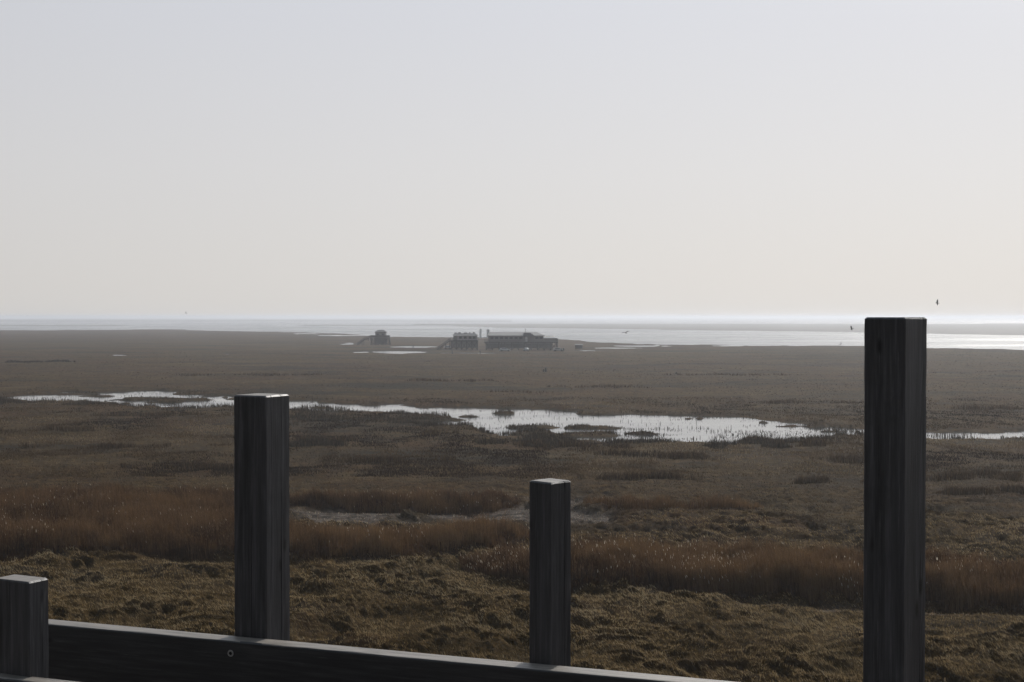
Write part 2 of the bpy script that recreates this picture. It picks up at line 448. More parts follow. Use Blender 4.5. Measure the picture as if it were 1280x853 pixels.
q = np.stack([idx[:-1, :], np.roll(idx, -1, 1)[:-1, :], np.roll(idx, -1, 1)[1:, :], idx[1:, :]], -1).reshape(-1, 4)[:, ::-1]
reedm = np.zeros_like(gx)
for k in BELTS: reedm = np.maximum(reedm, ss(-4, 3, belt_mask(k, gpx, gpy, gx, gy)))
olive = ss(670, 740, gpy + (fbm(gx / 8, gy / 8, 61, 3) - .5) * 120) * ss(.25, .5, fbm(gx / 4, gy / 4, 63, 3))
sea_ = ss(-.2, .3, gedge)
zone = np.stack([gmud, reedm, olive * .85, np.ones_like(gx)], -1).reshape(-1, 4)
zone2 = np.stack([sea_, ss(-.3, .5, gpool) * (gpy < 600), np.zeros_like(gx), np.ones_like(gx)], -1).reshape(-1, 4)
verts = np.stack([gx, gy, gz], -1).reshape(-1, 3)
ground = bpy.data.objects.new('ground', np_mesh('ground', verts, q, M['ground'], dict(zone=zone, zone2=zone2))); COL.objects.link(ground)
tag(ground, 'flat brown salt marsh with tussocks, mud patches and far sandbanks', kind='structure')

def sheet(name, pts, z, m, label):
    mb = MB(); mb.poly([[(x, y, z) for x, y in pts]]); o = mb.build(name, m); tag(o, label, kind='structure'); return o
sheet('pool_water', [(-160, 120), (160, 120), (330, 420), (-330, 420)], -.10, M['pool'], 'shallow marsh pool shining between reeds')
sheet('sea', [(-70000, 480), (70000, 480), (70000, 70000), (-70000, 70000)], -.12, M['sea'], 'calm sea and tidal channels glittering towards the sun')

# ------------------------------------------------------------------ blades of grass
def blades(name, x, y, h, w, lean, leandir, tint, material, zbase=None, yaw=None):
    """tapered bent blades: five vertices each"""
    n = len(x)
    z = height(x, y) if zbase is None else zbase
    yaw = RNG.uniform(-.9, .9, n) if yaw is None else yaw
    sx, sy = np.cos(yaw) * w / 2, np.sin(yaw) * w / 2
    lx, ly = np.cos(leandir) * lean * h, np.sin(leandir) * lean * h
    hz = h * np.sqrt(np.maximum(1 - np.minimum(lean, .95) ** 2, .08))
    b = np.stack([x, y, z - .03], -1); s = np.stack([sx, sy, np.zeros(n)], -1)
    mid = b + np.stack([lx * .35, ly * .35, hz * .6 + .03], -1)
    tip = b + np.stack([lx, ly, hz + .03], -1)
    v = np.stack([b - s, b + s, mid + s * .75, mid - s * .75, tip], 1).reshape(-1, 3)
    i = np.arange(n) * 5
    qd = np.stack([i, i + 1, i + 2, i + 3], -1); tr = np.stack([i + 3, i + 2, i + 4], -1)
    me = np_mesh(name, v, qd, material, dict(tint=np.repeat(tint, 5)), smooth=False, tris=tr)
    o = bpy.data.objects.new(name, me); COL.objects.link(o)
    return o

def scatter(n, py0, py1, px0=-260, px1=1540, power=1.0):
    """random points of the marsh between two distances, denser where nearer"""
    py = RNG.uniform(py1, py0, n); px = RNG.uniform(px0, px1, n)
    d = K / (py - HOR); return (px - 640) / F * d, d

def wind(x, y): return R(205) + (vnoise(x / 2.5, y / 2.5, 97) - .5) * 3.2

# near meadow grass
x, y = scatter(420000, 900, 585)
px, py, pool, edge, bank = masks(x, y)
bm_ = np.maximum.reduce([belt_mask(k, px, py, x, y) for k in BELTS])
_, _, _, _, _, _, mud = height(x, y, True)
t = fbm(x / 1.05, y / 1.35, 73, 2)
keep = (bm_ < 0) & (RNG.random(len(x)) > mud * .92)
x, y, t, py = x[keep], y[keep], t[keep], py[keep]
n = len(x)
dn = np.hypot(x, y)
tint = np.clip(RNG.beta(2.2, 2.6, n) + (fbm(x / 5, y / 5, 99, 3) - .5) * .9 - .08, 0, 1)
wx = x + (vnoise(x / 3, y / 3, 71) - .5) * 1.5; wy = y + (vnoise(x / 3, y / 3, 72) - .5) * 1.5
rg = 1 - np.abs(2 * vnoise(wx / .85 + .3 * wy, wy / .72, 74) - 1); rg2 = 1 - np.abs(2 * vnoise(wx / .36, wy / .30 + .4 * wx, 75) - 1)
tint = np.clip(tint + (rg - .55) * .45 + (rg2 - .5) * .3, 0, 1)          # light on the crests and shade in the hollows put into the tint
tint[RNG.random(n) < .004] = 1
nearm = (py + (fbm(x / 8, y / 8, 61, 3) - .5) * 60) > 660
for flag, nm, mt, lab in ((True, 'meadow_grass', M['grass'], 'olive wind swept tussock grass in the near meadow'), (False, 'marsh_grass', M['dry'], 'brown dry marsh grass between the reed belts and the pool')):
    s_ = nearm == flag
    k = s_.sum()
    o = blades(nm, x[s_], y[s_], RNG.uniform(.08, .26, k), RNG.uniform(.010, .026, k) * np.maximum(1, dn[s_] / 75), RNG.uniform(.62, .97, k), wind(x[s_], y[s_]) + RNG.normal(0, .38, k), tint[s_], mt)
    tag(o, lab, kind='stuff')

# middle and far marsh vegetation
for (cnt, p0, p1, hh, nm, lab) in ((280000, 600, 500, (.08, .24), 'middle_marsh_grass', 'low dark brown vegetation around the pool'), (45000, 500, 440, (.06, .16), 'far_marsh_grass', 'grey brown vegetation of the far marsh')):
    x, y = scatter(cnt, p0, p1)
    px, py, pool, edge, bank = masks(x, y)
    cl = fbm(x / 4, y / 7, 101, 3)
    keep = (pool < -.9) & (edge < -.3) & (RNG.random(cnt) < ss(.3, .62, cl) + .15)
    x, y, cl = x[keep], y[keep], cl[keep]; n = len(x); dn = np.hypot(x, y)
    tint = np.clip(RNG.beta(2, 3, n) * .7 + .1 + (fbm(x / 14, y / 22, 103, 4) - .5) * 2.0, 0, 1); tint[RNG.random(n) < .003] = 1
    o = blades(nm, x, y, RNG.uniform(*hh, n) * (.7 + .7 * cl), RNG.uniform(.00018, .0005, n) * dn, RNG.uniform(.1, .7, n), wind(x, y) + RNG.normal(0, .9, n), tint, M['dry'])
    tag(o, lab, kind='stuff')

# pool fringe: reeds and rushes on islands and banks, a few standing in shallow water
x, y = scatter(520000, 562, 484)
px, py, pool, edge, bank = masks(x, y)
dens = fbm(x / 3.5, y / 3.5, 105, 3)
bankside = (pool < .25) & (pool > -2.6 * ss(.35, .65, dens) - .5)
shallow = (pool > .25) & (RNG.random(len(x)) < .035 * ss(.50, .60, fbm(x / 5, y / 2.5, 107, 3)) * (1 + 4 * (py > 534) + 3 * (px < 330)))
south = (py > np.interp(px, P_X, P_LOW) - 1.5)
keep = (bankside & (RNG.random(len(x)) < (.10 + .7 * ss(.42, .62, dens)) * np.where(py < np.interp(px, P_X, P_UP) + 1.5, .25, 1))) | shallow
x, y, south, dens = x[keep], y[keep], south[keep], dens[keep]; n = len(x)
hh = RNG.uniform(.15, .5, n) * (.5 + .9 * ss(.4, .7, dens)) * np.where(south, 1.15, .75)
o = blades('pool_reeds', x, y, hh, RNG.uniform(.035, .08, n), RNG.uniform(0, .3, n), RNG.uniform(0, 6.28, n), np.clip(RNG.beta(2, 3, n), 0, 1), M['fringe'], zbase=np.maximum(height(x, y), -.14))
tag(o, 'dark rushes fringing the shining pool and its islets', kind='stuff')

# dark rush stands scattered over the middle of the marsh
RUSH = [(550, 546, 20, 2.6), (962, 551, 46, 4.5), (700, 561, 70, 3), (860, 575, 90, 2.6), (420, 553, 34, 1.8), (380, 552, 16, 1.4), (1060, 577, 70, 2.6), (1215, 600, 70, 3),
        (1230, 622, 60, 2.4), (250, 588, 80, 2.2), (120, 562, 70, 1.6), (1010, 559, 36, 3), (640, 556, 70, 3), (60, 540, 50, 1.2), (500, 580, 60, 1.6), (800, 602, 60, 1.8),
        (1010, 606, 60, 1.8), (180, 521, 60, 1.2), (760, 485, 60, .8), (1000, 505, 70, .9), (560, 478, 60, .7), (300, 470, 90, .7), (1210, 512, 50, .9), (900, 470, 80, .6), (640, 492, 50, .7)]
xs_, ys_, hs_ = [], [], []
for cx, cy, ax, ay in RUSH:
    d_ = dist(cy); wx_ = ax * d_ / F; wy_ = ay * d_ * d_ / K
    nn = int(min(9000, 26 * ax * ay + 600))
    u_ = RNG.uniform(-1, 1, nn); v_ = RNG.uniform(-1, 1, nn) * 1.3; u_ = u_ * 1.3
    x_ = (cx - 640) / F * d_ + u_ * wx_; y_ = d_ + v_ * wy_
    e_ = 1 - np.sqrt(u_ ** 2 + v_ ** 2) + (fbm(x_ / (wx_ * .35 + 1), y_ / (wy_ * .6 + 1), 131, 4) - .5) * 3.4 - .15
    k_ = (e_ > 0) & (RNG.random(nn) < .25 + .5 * np.clip(e_, 0, 1))
    xs_.append(x_[k_]); ys_.append(y_[k_]); hs_.append((.25 + .45 * ss(0, .5, e_[k_])) * RNG.uniform(.6, 1.1, k_.sum()))
x, y, hh = np.concatenate(xs_), np.concatenate(ys_), np.concatenate(hs_); n = len(x)
o = blades('rush_stands', x, y, hh, RNG.uniform(.00022, .0005, n) * y, RNG.uniform(.05, .4, n), RNG.uniform(0, 6.28, n), np.clip(RNG.beta(2, 3, n), 0, 1), M['dry'])
tag(o, 'dark rush stands in low streaks across the middle marsh', kind='stuff')

# reed belts with pale plumes
LAB = {'A': 'long rust brown reed belt behind the left posts', 'B': 'rust brown reed belt with pale plumes at the right foreground',
       'C': 'thin dark reed belt behind the pale mud patch', 'D': 'short isolated reed strip right of the middle post'}
CNT = {'A': 430000, 'B': 430000, 'C': 110000, 'D': 42000}
for k in BELTS:
    b = BELTS[k]
    x0, x1 = max(b['x0'], -330), min(b['x1'], 1600)
    x, y = scatter(CNT[k], max(b['f']) + 10, min(b['b']) - 10, x0 - 30, x1 + 30)
    px, py, *_ = masks(x, y)
    m_ = belt_mask(k, px, py, x, y)
    clump = fbm(x / 1.3, y / 1.3, 109, 3)
    keep = (m_ > 0) & (RNG.random(len(x)) < .35 + .65 * ss(.35, .6, clump))
    x, y, m_, clump = x[keep], y[keep], m_[keep], clump[keep]; n = len(x)
    end = ss(0, 50, np.minimum(px[keep] - b['x0'], b['x1'] - px[keep]))
    hh = b['h'] * (.45 + .55 * ss(0, 9, m_) ** .5) * (.55 + .45 * end) * RNG.uniform(.55, 1.08, n) * (.62 + .62 * clump) * (.84 + .3 * ss(.3, .7, fbm(x / 4, y / 4, 113, 3)))
    ld = wind(x, y); ln = RNG.uniform(.02, .28, n)
    o = blades('reed_bed', x, y, hh, RNG.uniform(.010, .022, n), ln, ld + RNG.normal(0, .8, n), np.clip(RNG.beta(2, 2, n) * .8 + .1 + (clump - .5) * .8 + (fbm(x / 9, y / 6, 115, 3) - .5) * 1.1, 0, 1), M['reed'])
    tag(o, LAB[k], kind='stuff')
    s_ = RNG.random(n) < .16
    tz = height(x[s_], y[s_]) + hh[s_] * .93
    kk = s_.sum()
    tt = RNG.uniform(0, .6, kk); tt[RNG.random(kk) < (.11 if k == 'B' else .04) * ss(.42, .6, fbm(x[s_] / 4, y[s_] / 4, 117, 2)) + .004] = 1
    big = np.where(tt > .9, 1.25, 1)
    pl = blades('reed_plumes', x[s_] + np.cos(ld[s_]) * ln[s_] * hh[s_] * .8, y[s_] + np.sin(ld[s_]) * ln[s_] * hh[s_] * .8, RNG.uniform(.09, .17, kk), RNG.uniform(.012, .022, kk) * big,
                RNG.uniform(.2, .8, kk), ld[s_], tt, M['plume'], zbase=tz)
    pl.parent = o

# dark low scrub strip far on the left
x = RNG.uniform(-1, 1, 5000); y = RNG.uniform(-1, 1, 5000)
c0 = at(50, 453.5)
xx = c0.x + x * 9.5; yy = c0.y + y * 5
keep = fbm(xx / 2, yy / 2, 111, 3) > .42
xx, yy = xx[keep], yy[keep]
o = blades('far_scrub', xx, yy, RNG.uniform(.2, .75, len(xx)) * ss(.40, .6, fbm(xx / 3, yy / 3, 121, 2)), RNG.uniform(.08, .25, len(xx)), RNG.uniform(0, .3, len(xx)), RNG.uniform(0, 6, len(xx)), RNG.uniform(0, .4, len(xx)), M['fringe'])
tag(o, 'dark strip of low scrub far off at the left', kind='stuff')

# pale litter and broken stalks on the mud in front of the reeds
x, y = scatter(60000, 790, 625)
_, px, py, *_r, mud = height(x, y, True)
keep = (RNG.random(len(x)) < mud * .8)
x, y = x[keep], y[keep]; n = len(x)
o = blades('reed_litter', x, y, RNG.uniform(.08, .3, n), RNG.uniform(.01, .03, n), RNG.uniform(.7, .95, n), RNG.uniform(0, 6.28, n), RNG.uniform(.3, 1, n), M['plume'])
tag(o, 'pale broken reed litter on bare mud', kind='stuff')

# ------------------------------------------------------------------ the railing in front
railing = empty('railing', (0, 4, 12.4))
tag(railing, 'weathered timber railing with four upright posts of different heights', 'railing')
RZ = 13.06
def to_local(v): return Vector(v) - Vector((0, 4, 12.4))

def square_profile(s, ch, grooves):
    """outline of a post: rounded square with drying cracks; grooves: (side 0..3, offset -1..1, width, depth)"""
    pts = []
    hs = s / 2
    for side in range(4):
        ux, uy = [(0, -1), (1, 0), (0, 1), (-1, 0)][side]        # outward normal
        tx, ty = -uy, ux                                          # direction along the side
        row = [(-hs + ch, 0), (-hs * .55, 0)]
        gs = sorted([g for g in grooves if g[0] == side], key=lambda g: g[1])
        for _, off, w, dp in gs:
            row += [(off * hs - w, 0), (off * hs - w * .3, dp), (off * hs + w * .3, dp), (off * hs + w, 0)]
        row += [(hs * .62, 0), (hs - ch, 0)]
        row.sort(key=lambda r: r[0])
        for t_, dp in row:
            pts.append((ux * (hs - dp) + tx * t_, uy * (hs - dp) + ty * t_, dp))
    return pts

def make_post(corner, d, phi, s, ztop, label, grooves, chtop=.0045, s2=None):
    """corner: column of the near vertical edge; phi: turn of the left-hand face from facing the camera"""
    c = Vector(((corner - 640) / F * d, d, 0))
    n1 = Vector((-math.sin(phi), -math.cos(phi), 0)); n2 = Vector((math.cos(phi), -math.sin(phi), 0))
    s2 = s2 or s; ky = s2 / s
    ctr = c - n1 * s2 / 2 - n2 * s / 2
    prof = square_profile(s, .0035, grooves)
    zs = [12.41, 12.7, RZ, RZ + .05]
    zz = RZ + .12
    while zz < ztop - .06: zs.append(zz); zz += .045
    zs += [ztop - .03, ztop - chtop]
    rings = []
    rs = random.Random(int(corner))
    for z in zs:
        ring = []
        for (a, b_, dp) in prof:
            f = 1.0
            if dp:
                f = 1 - dp / s * 1.5 * (max(0, math.sin(z * 5 + corner)) ** .5) + dp / s * 1.5 * 0
                open_ = max(0, math.sin(z * 3.1 + corner)) ** .6
                kx = (a if abs(a) > abs(b_) else b_)
                # depth of the crack varies along the post
                base = s / 2
                if abs(a) > abs(b_): a = math.copysign(base - dp * open_, a)
                else: b_ = math.copysign(base - dp * open_, b_)
            j = rs.uniform(-.0006, .0006)
            ring.append((a + j, b_ + rs.uniform(-.0006, .0006), z))
        rings.append(ring)
    k = 1 - 2 * chtop / s
    rings.append([(a * k, b_ * k, ztop) for (a, b_, dp) in prof])
    rings = [[(a, b_ * ky, z) for a, b_, z in r_] for r_ in rings]
    mb = MB(); mb.loft(rings)
    o = mb.build('post', M['wood_post'], railing)
    o.data.materials.append(M['wood_top_lit'])
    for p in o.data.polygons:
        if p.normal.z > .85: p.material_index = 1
    o.data.transform(Matrix.Translation((0, 0, -RZ)))
    o.location = to_local((ctr.x, ctr.y, RZ)); o.rotation_euler = (0, 0, -phi)
    tag(o, label)
    return o

def d_at(py): return (EYE - RZ) * F / (py - HOR)
def back(px): return d_at(775 + .0922 * (px - 59))      # distance of the far edge of the long rail
make_post(34.5, d_at(849.5) + .006, R(27), .125, 13.309, 'lowest post, cut off by the left edge of the picture', [(1, .3, .0014, .003), (0, -.1, .0014, .003)], s2=.069)
make_post(332, back(332) + .004, R(27), .118, 13.769, 'tall post second from the left, on the bolted rail', [(1, .25, .0018, .006), (1, -.55, .001, .003), (0, .1, .0012, .003)])
make_post(688, back(688) + .004, R(46), .083, 13.552, 'slimmest post, short and standing in the middle', [(1, .35, .001, .004), (0, -.3, .001, .002)])
make_post(1131, back(1131) + .004, R(44), .1135, 13.9985, 'tallest post, reaching the horizon at the right', [(1, .45, .002, .007), (1, .72, .0014, .004), (0, -.2, .0012, .003)])

def rail(p0, p1, th, ht, ztop, label):
    """p0, p1: ends of the near top edge"""
    a = Vector((p0[0], p0[1], 0)); b = Vector((p1[0], p1[1], 0)); d = b - a; L = d.length; rz = math.atan2(d.y, d.x)
    nx = 60
    mb = MB(); rs = random.Random(5)
    rings = []
    for i in range(nx + 1):
        x_ = L * i / nx
        e = .004
        w = lambda: rs.uniform(-.0007, .0007)
        prof = [(0, -ht), (0, -ht * .6 + w()), (w() * .6, -ht * .3), (0, -e - .0006), (e * .6, -e * .3 + w()), (e * 1.5, w()), (th * .5, w() * 1.2), (th - e, 0), (th, -e), (th, -ht)]
        rings.append([(x_, y_, z_) for y_, z_ in prof])
    mb.loft(rings)
    o = mb.build('rail', M['wood_rail'], railing)
    o.data.materials.append(M['wood_top_lit'])
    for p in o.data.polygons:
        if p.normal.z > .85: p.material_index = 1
    o.location = to_local((a.x, a.y, ztop)); o.rotation_euler = (0, 0, rz)
    tag(o, label)
    return o, a, d.normalized(), rz
pe = lambda px, py: ((px - 640) / F * d_at(py), d_at(py))
A0 = Vector(pe(59, 781.6)); A1 = Vector(pe(740, 845))
dv = (A1 - A0).normalized()
ra, a_, dr, rzr = rail(A0 - dv * .12, A0 + dv * 4.2, .064, .20, RZ, 'long bolted rail under the taller posts')
B0 = Vector(pe(80, 858.6)); dv2 = Vector((math.cos(rzr), math.sin(rzr)))
rb_, *_ = rail(B0 - dv2 * 1.4, B0 + dv2 * .55, .045, .20, RZ, 'inner rail at the lower left corner')
# bolt with washer in the face of the long rail
# where the line of sight at column 287 meets the face of the long rail
tb = (287 - 640) / F
u = .12 + (A0.x - tb * A0.y) / (tb * dv.y - dv.x)
def disc(r0, r1, y0, y1, n=24):
    mb = MB(); rings = []
    for rr_, yy_ in ((r0, y0), (r1, y0), (r1 - .0006, y1), (r0, y1)):
        rings.append([(math.cos(2 * math.pi * i / n) * rr_, yy_, math.sin(2 * math.pi * i / n) * rr_) for i in range(n)])
    mb.loft(rings + [rings[0]], cap=False); return mb
bolt = disc(.0056, .0100, -.0002, -.0022).build('bolt', M['steel'], railing)
bolt.location = ra.location + Vector((dr.x * u, dr.y * u, -.036)); bolt.rotation_euler = (0, 0, rzr)
sh = disc(.0001, .0054, -.0008, -.0024, 6).build('bolt_socket', M['black'], bolt)
# supports below the rail and the platform itself (under the frame)
for s_ in (3.3,):
    p = A0 + dv * s_ + Vector((-dv.y, dv.x)) * .04
    mb = MB(); mb.box(-.05, .05, -.035, .035, 0, RZ - .202 - 12.4, .004)
    o = mb.build('support_post', M['wood_post'], railing); o.location = (p.x, p.y - 4, 0); o.rotation_euler = (0, 0, rzr)
pf = empty('platform', (0, 1, 0)); tag(pf, 'timber viewing platform under the railing', kind='structure')
mb = MB()
Mx = Matrix.Rotation(rzr, 4, 'Z')
for i in range(30):
    y_ = -2.6 + i * .15
    mb.box(-4, 4.5, y_, y_ + .14, 12.36, 12.398, .003, Mx)
o = mb.build('deck_boards', M['deck'], pf); o.location = (0, 1.2, 0)
for lx, ly in ((-3.4, -2), (3.8, -2), (-3.4, 1.4), (3.8, 1.4)):
    mb = MB(); mb.box(lx - .12, lx + .12, ly - .12, ly + .12, 0, 12.355, .01, Mx)
    o = mb.build('support_leg', M['deck'], pf); o.location = (0, .9, 0)

# ------------------------------------------------------------------ stilt buildings far off
def T(px, py, d):            # local x, z of a facade at distance d
    return ((px - 640) / F * d, EYE - (py - HOR) / F * d)

def piles(parent, xs, ys, z0, z1, w=.34, lean=0.0):
    for x_ in xs:
        for y_ in ys:
            mb = MB(); mb.bar((x_ + lean * (1 if x_ > 0 else -1), y_, z0 - .6), (x_, y_, z1), w, w, 8)
            mb.build('pile', M['pile'], parent)
def railing_mb(mb, a, b, h=1.1, step=1.2):
    a, b = Vector(a), Vector(b); L = (b - a).length; n = max(1, int(L / step))
    for i in range(n + 1):
        p = a.lerp(b, i / n); mb.bar(p, p + Vector((0, 0, h)), .09)
    for k in (.3, .55, .8, 1.0): mb.bar(a + Vector((0, 0, h * k)), b + Vector((0, 0, h * k)), .07)
def stair(parent, a, b, w=1.8, n=24, name='stairway'):
    a, b = Vector(a), Vector(b)
    mb = MB()
    for sgn in (-w / 2, w / 2):
        mb.bar(a + Vector((0, sgn, 0)), b + Vector((0, sgn, 0)), .12, .4)
        mb.bar(a + Vector((0, sgn, 1.05)), b + Vector((0, sgn, 1.05)), .1)
        mb.bar(a + Vector((0, sgn, .6)), b + Vector((0, sgn, .6)), .07)
        for i in range(0, n + 1, 2):
            p = a.lerp(b, i / n) + Vector((0, sgn, 0)); mb.bar(p, p + Vector((0, 0, 1.05)), .08)
    for i in range(n):
        p = a.lerp(b, (i + .5) / n); mb.box(p.x - .17, p.x + .17, p.y - w / 2, p.y + w / 2, p.z - .03, p.z + .03)
    for f in (.3, .65, .95):
        p = a.lerp(b, f)
        zlow = min(a.z, b.z) - .5
        for sgn in (-w / 2, w / 2): mb.bar((p.x, p.y + sgn, zlow), (p.x, p.y + sgn, p.z), .22)
    return mb.build(name, M['pile'], parent)
def windows(parent, xs, w, z0, z1, y, m='glass'):   # framed panes set in a wall
    for x_ in xs:
        f = MB(); t_ = .09
        for (a0, a1, c0, c1) in ((x_ - w / 2, x_ + w / 2, z0, z0 + t_), (x_ - w / 2, x_ + w / 2, z1 - t_, z1), (x_ - w / 2, x_ - w / 2 + t_, z0 + t_, z1 - t_), (x_ + w / 2 - t_, x_ + w / 2, z0 + t_, z1 - t_)):
            f.box(a0, a1, y - .06, y - .003, c0, c1)
        o = f.build('window', M['clad'], parent)
        g = MB(); g.box(x_ - w / 2 + t_, x_ + w / 2 - t_, y - .03, y - .004, z0 + t_, z1 - t_); g.build('pane', M['glass'], o)
def hip_roof(parent, x0, x1, y0, y1, z0, z1, inset_l, inset_r, m, name='roof', over=.5):
    yc = (y0 + y1) / 2
    x0 -= over; x1 += over; y0 -= over; y1 += over
    a, b, c, d = (x0, y0, z0), (x1, y0, z0), (x1, y1, z0), (x0, y1, z0)
    e, f = (x0 + inset_l, yc, z1), (x1 - inset_r, yc, z1)
    t_ = .22
    lo = [(p[0], p[1], z0 - t_) for p in (a, b, c, d)]
    mb = MB(); mb.poly([[a, b, f, e], [b, c, f], [c, d, e, f], [d, a, e], [lo[0], lo[3], lo[2], lo[1]],
                        [a, lo[0], lo[1], b], [b, lo[1], lo[2], c], [c, lo[2], lo[3], d], [d, lo[3], lo[0], a]])
    return mb.build(name, m, parent)

# --- large stilt restaurant
D1 = 600.0
def X(px, d=D1): return (px - 640) / F * d
def Z(py, d=D1): return EYE - (py - HOR) / F * d
XC = X(648)
big = empty('stilt_restaurant', (XC, D1, 0))
tag(big, 'long grey stilt restaurant with pale roof and dark piles, largest of the three', 'building', 'stilt buildings on the beach')
lx = lambda px: X(px) - XC
zd = Z(427.0)
mb = MB(); mb.box(lx(606), lx(697), -7, 8, zd - .45, zd)
for i in range(0, 31): mb.box(lx(606) + i * 1.0, lx(606) + i * 1.0 + .2, -6.9, 7.9, zd - .75, zd - .45)
mb.build('deck', M['pile'], big)
mb = MB(); mb.box(lx(597.5), lx(609), -3, 3, Z(421.6) - .35, Z(421.6)); mb.build('side_deck', M['white'], big)
piles(big, [lx(606) + .6 + i * 2.68 for i in range(12)], (-6.2, -2.2, 2.4, 6.8), 0, zd - .45)
for i in range(0, 11, 2):
    xa, xb = lx(606) + .6 + i * 2.68, lx(606) + .6 + (i + 1) * 2.68
    for y_ in (-6.2, 2.4):
        mb = MB(); mb.bar((xa, y_ - .2, .3), (xb, y_ - .2, zd - .6), .2); mb.bar((xb, y_ - .25, .3), (xa, y_ - .15, zd - .6), .2)
        mb.build('cross_brace', M['pile'], big)
mb = MB()   # storage level hung between the piles
mb.box(lx(608), lx(690), -5.2, 5.5, .9, zd - .78); mb.build('lower_store', M['roofd'], big)
for i in range(10):                     # slatted skirt between the front piles
    xs_ = lx(606) + .9 + i * 2.68
    mb = MB()
    for k in range(5): mb.box(xs_ + k * .48, xs_ + k * .48 + .3, -6.3, -6.22, .5 + (i % 3) * .5, zd - .5)
    mb.build('skirt_panel', M['pile'], big)
mb = MB(); mb.box(lx(610.5), lx(679), -5, 6, zd, Z(420)); mb.build('wall', M['clad'], big)
hip_roof(big, lx(610.5), lx(679), -5, 6, Z(420) + .2, Z(415.2), 1.2, 3.2, M['roof'])
# dark cross gable
g0, g1 = lx(653.5), lx(669)
gm = (g0 + g1) / 2 - .5
mb = MB(); ym = -5.9
zt = Z(415.9); ze = Z(420.2)
mb.poly([[(g0, ym, ze), (g1, ym, ze), (g1 - 2.2, ym + .3, zt), (g0 + .4, ym + .3, zt)],
         [(g0, ym, ze), (g0 + .4, ym + .3, zt), (g0 + .4, .5, zt), (g0, .5, ze)],
         [(g1, ym, ze), (g1, .5, ze), (g1 - 2.2, .5, zt), (g1 - 2.2, ym + .3, zt)],
         [(g0 + .4, ym + .3, zt), (g1 - 2.2, ym + .3, zt), (g1 - 2.2, .5, zt), (g0 + .4, .5, zt)],
         [(g0, .5, ze), (g0 + .4, .5, zt), (g1 - 2.2, .5, zt), (g1, .5, ze)],
         [(g0, ym, ze), (g0, .5, ze), (g1, .5, ze), (g1, ym, ze)]])
mb.build('dormer', M['roofd'], big)
windows(big, [lx(p) for p in (615, 621, 627, 633, 639, 645, 651, 671, 676)], 1.5, zd + .9, zd + 2.0, -5.0)
mb = MB(); mb.box(lx(656) + .1, lx(659), -5.08, -5.003, zd, zd + 2.05); dr_ = mb.build('door', M['white'], big)
mb = MB(); mb.bar((lx(656.6), -1, zt - .2), (lx(656.6), -1, Z(410.8)), .16, seg=6); mb.bar((lx(656.6) - .4, -1, Z(411.6)), (lx(656.6) + .4, -1, Z(411.6)), .08); mb.build('antenna_mast', M['pile'], big)
mb = MB(); railing_mb(mb, (lx(606), -6.9, zd), (lx(697) - .05, -6.9, zd)); railing_mb(mb, (lx(697) - .05, -6.9, zd), (lx(697) - .05, 7.9, zd)); mb.build('deck_railing', M['clad'], big)
mb = MB(); mb.box(lx(679) + .02, lx(697) - .3, -6.6, -6.45, zd + .05, zd + 1.5); mb.build('wind_screen', M['clad'], big)
for p0, p1, t_ in ((599.4, 602.0, 411.3), (608.3, 611.9, 412.0)):
    mb = MB(); mb.box(lx(p0), lx(p1), -.6, .6, Z(421.6) + .002, Z(t_), .04); mb.build('service_shaft', M['white'], big)
stair(big, (lx(700) , 0, .3), (lx(697) , 0, zd)) if False else None

# parasols and people on the terrace
def parasol(px, y, r_, lab):
    t_ = empty('parasol', (X(px), D1 + y, zd)); tag(t_, lab, 'parasol', 'parasols on the restaurant terrace')
    mb = MB(); mb.bar((0, 0, 0), (0, 0, 2.3), .07, seg=6); mb.build('pole', M['steel'], t_)
    rings = [[(math.cos(2 * math.pi * i / 8) * q_, math.sin(2 * math.pi * i / 8) * q_, z_) for i in range(8)] for q_, z_ in ((r_, 1.95), (r_ * .98, 2.0), (r_ * .5, 2.3), (.04, 2.5))]
    mb = MB(); mb.loft(rings); mb.build('canopy', M['canvas'], t_)
for i, (px_, y_) in enumerate(((679.5, -3.5), (683.4, -2.5), (687.5, -3.6), (690.8, -2.2))):
    parasol(px_, y_, 1.0, ['pale parasol beside the restaurant wall, leftmost on the terrace', 'pale parasol second from the restaurant wall on the terrace',
                           'pale parasol third from the restaurant wall on the terrace', 'pale parasol nearest the open end of the terrace'][i])

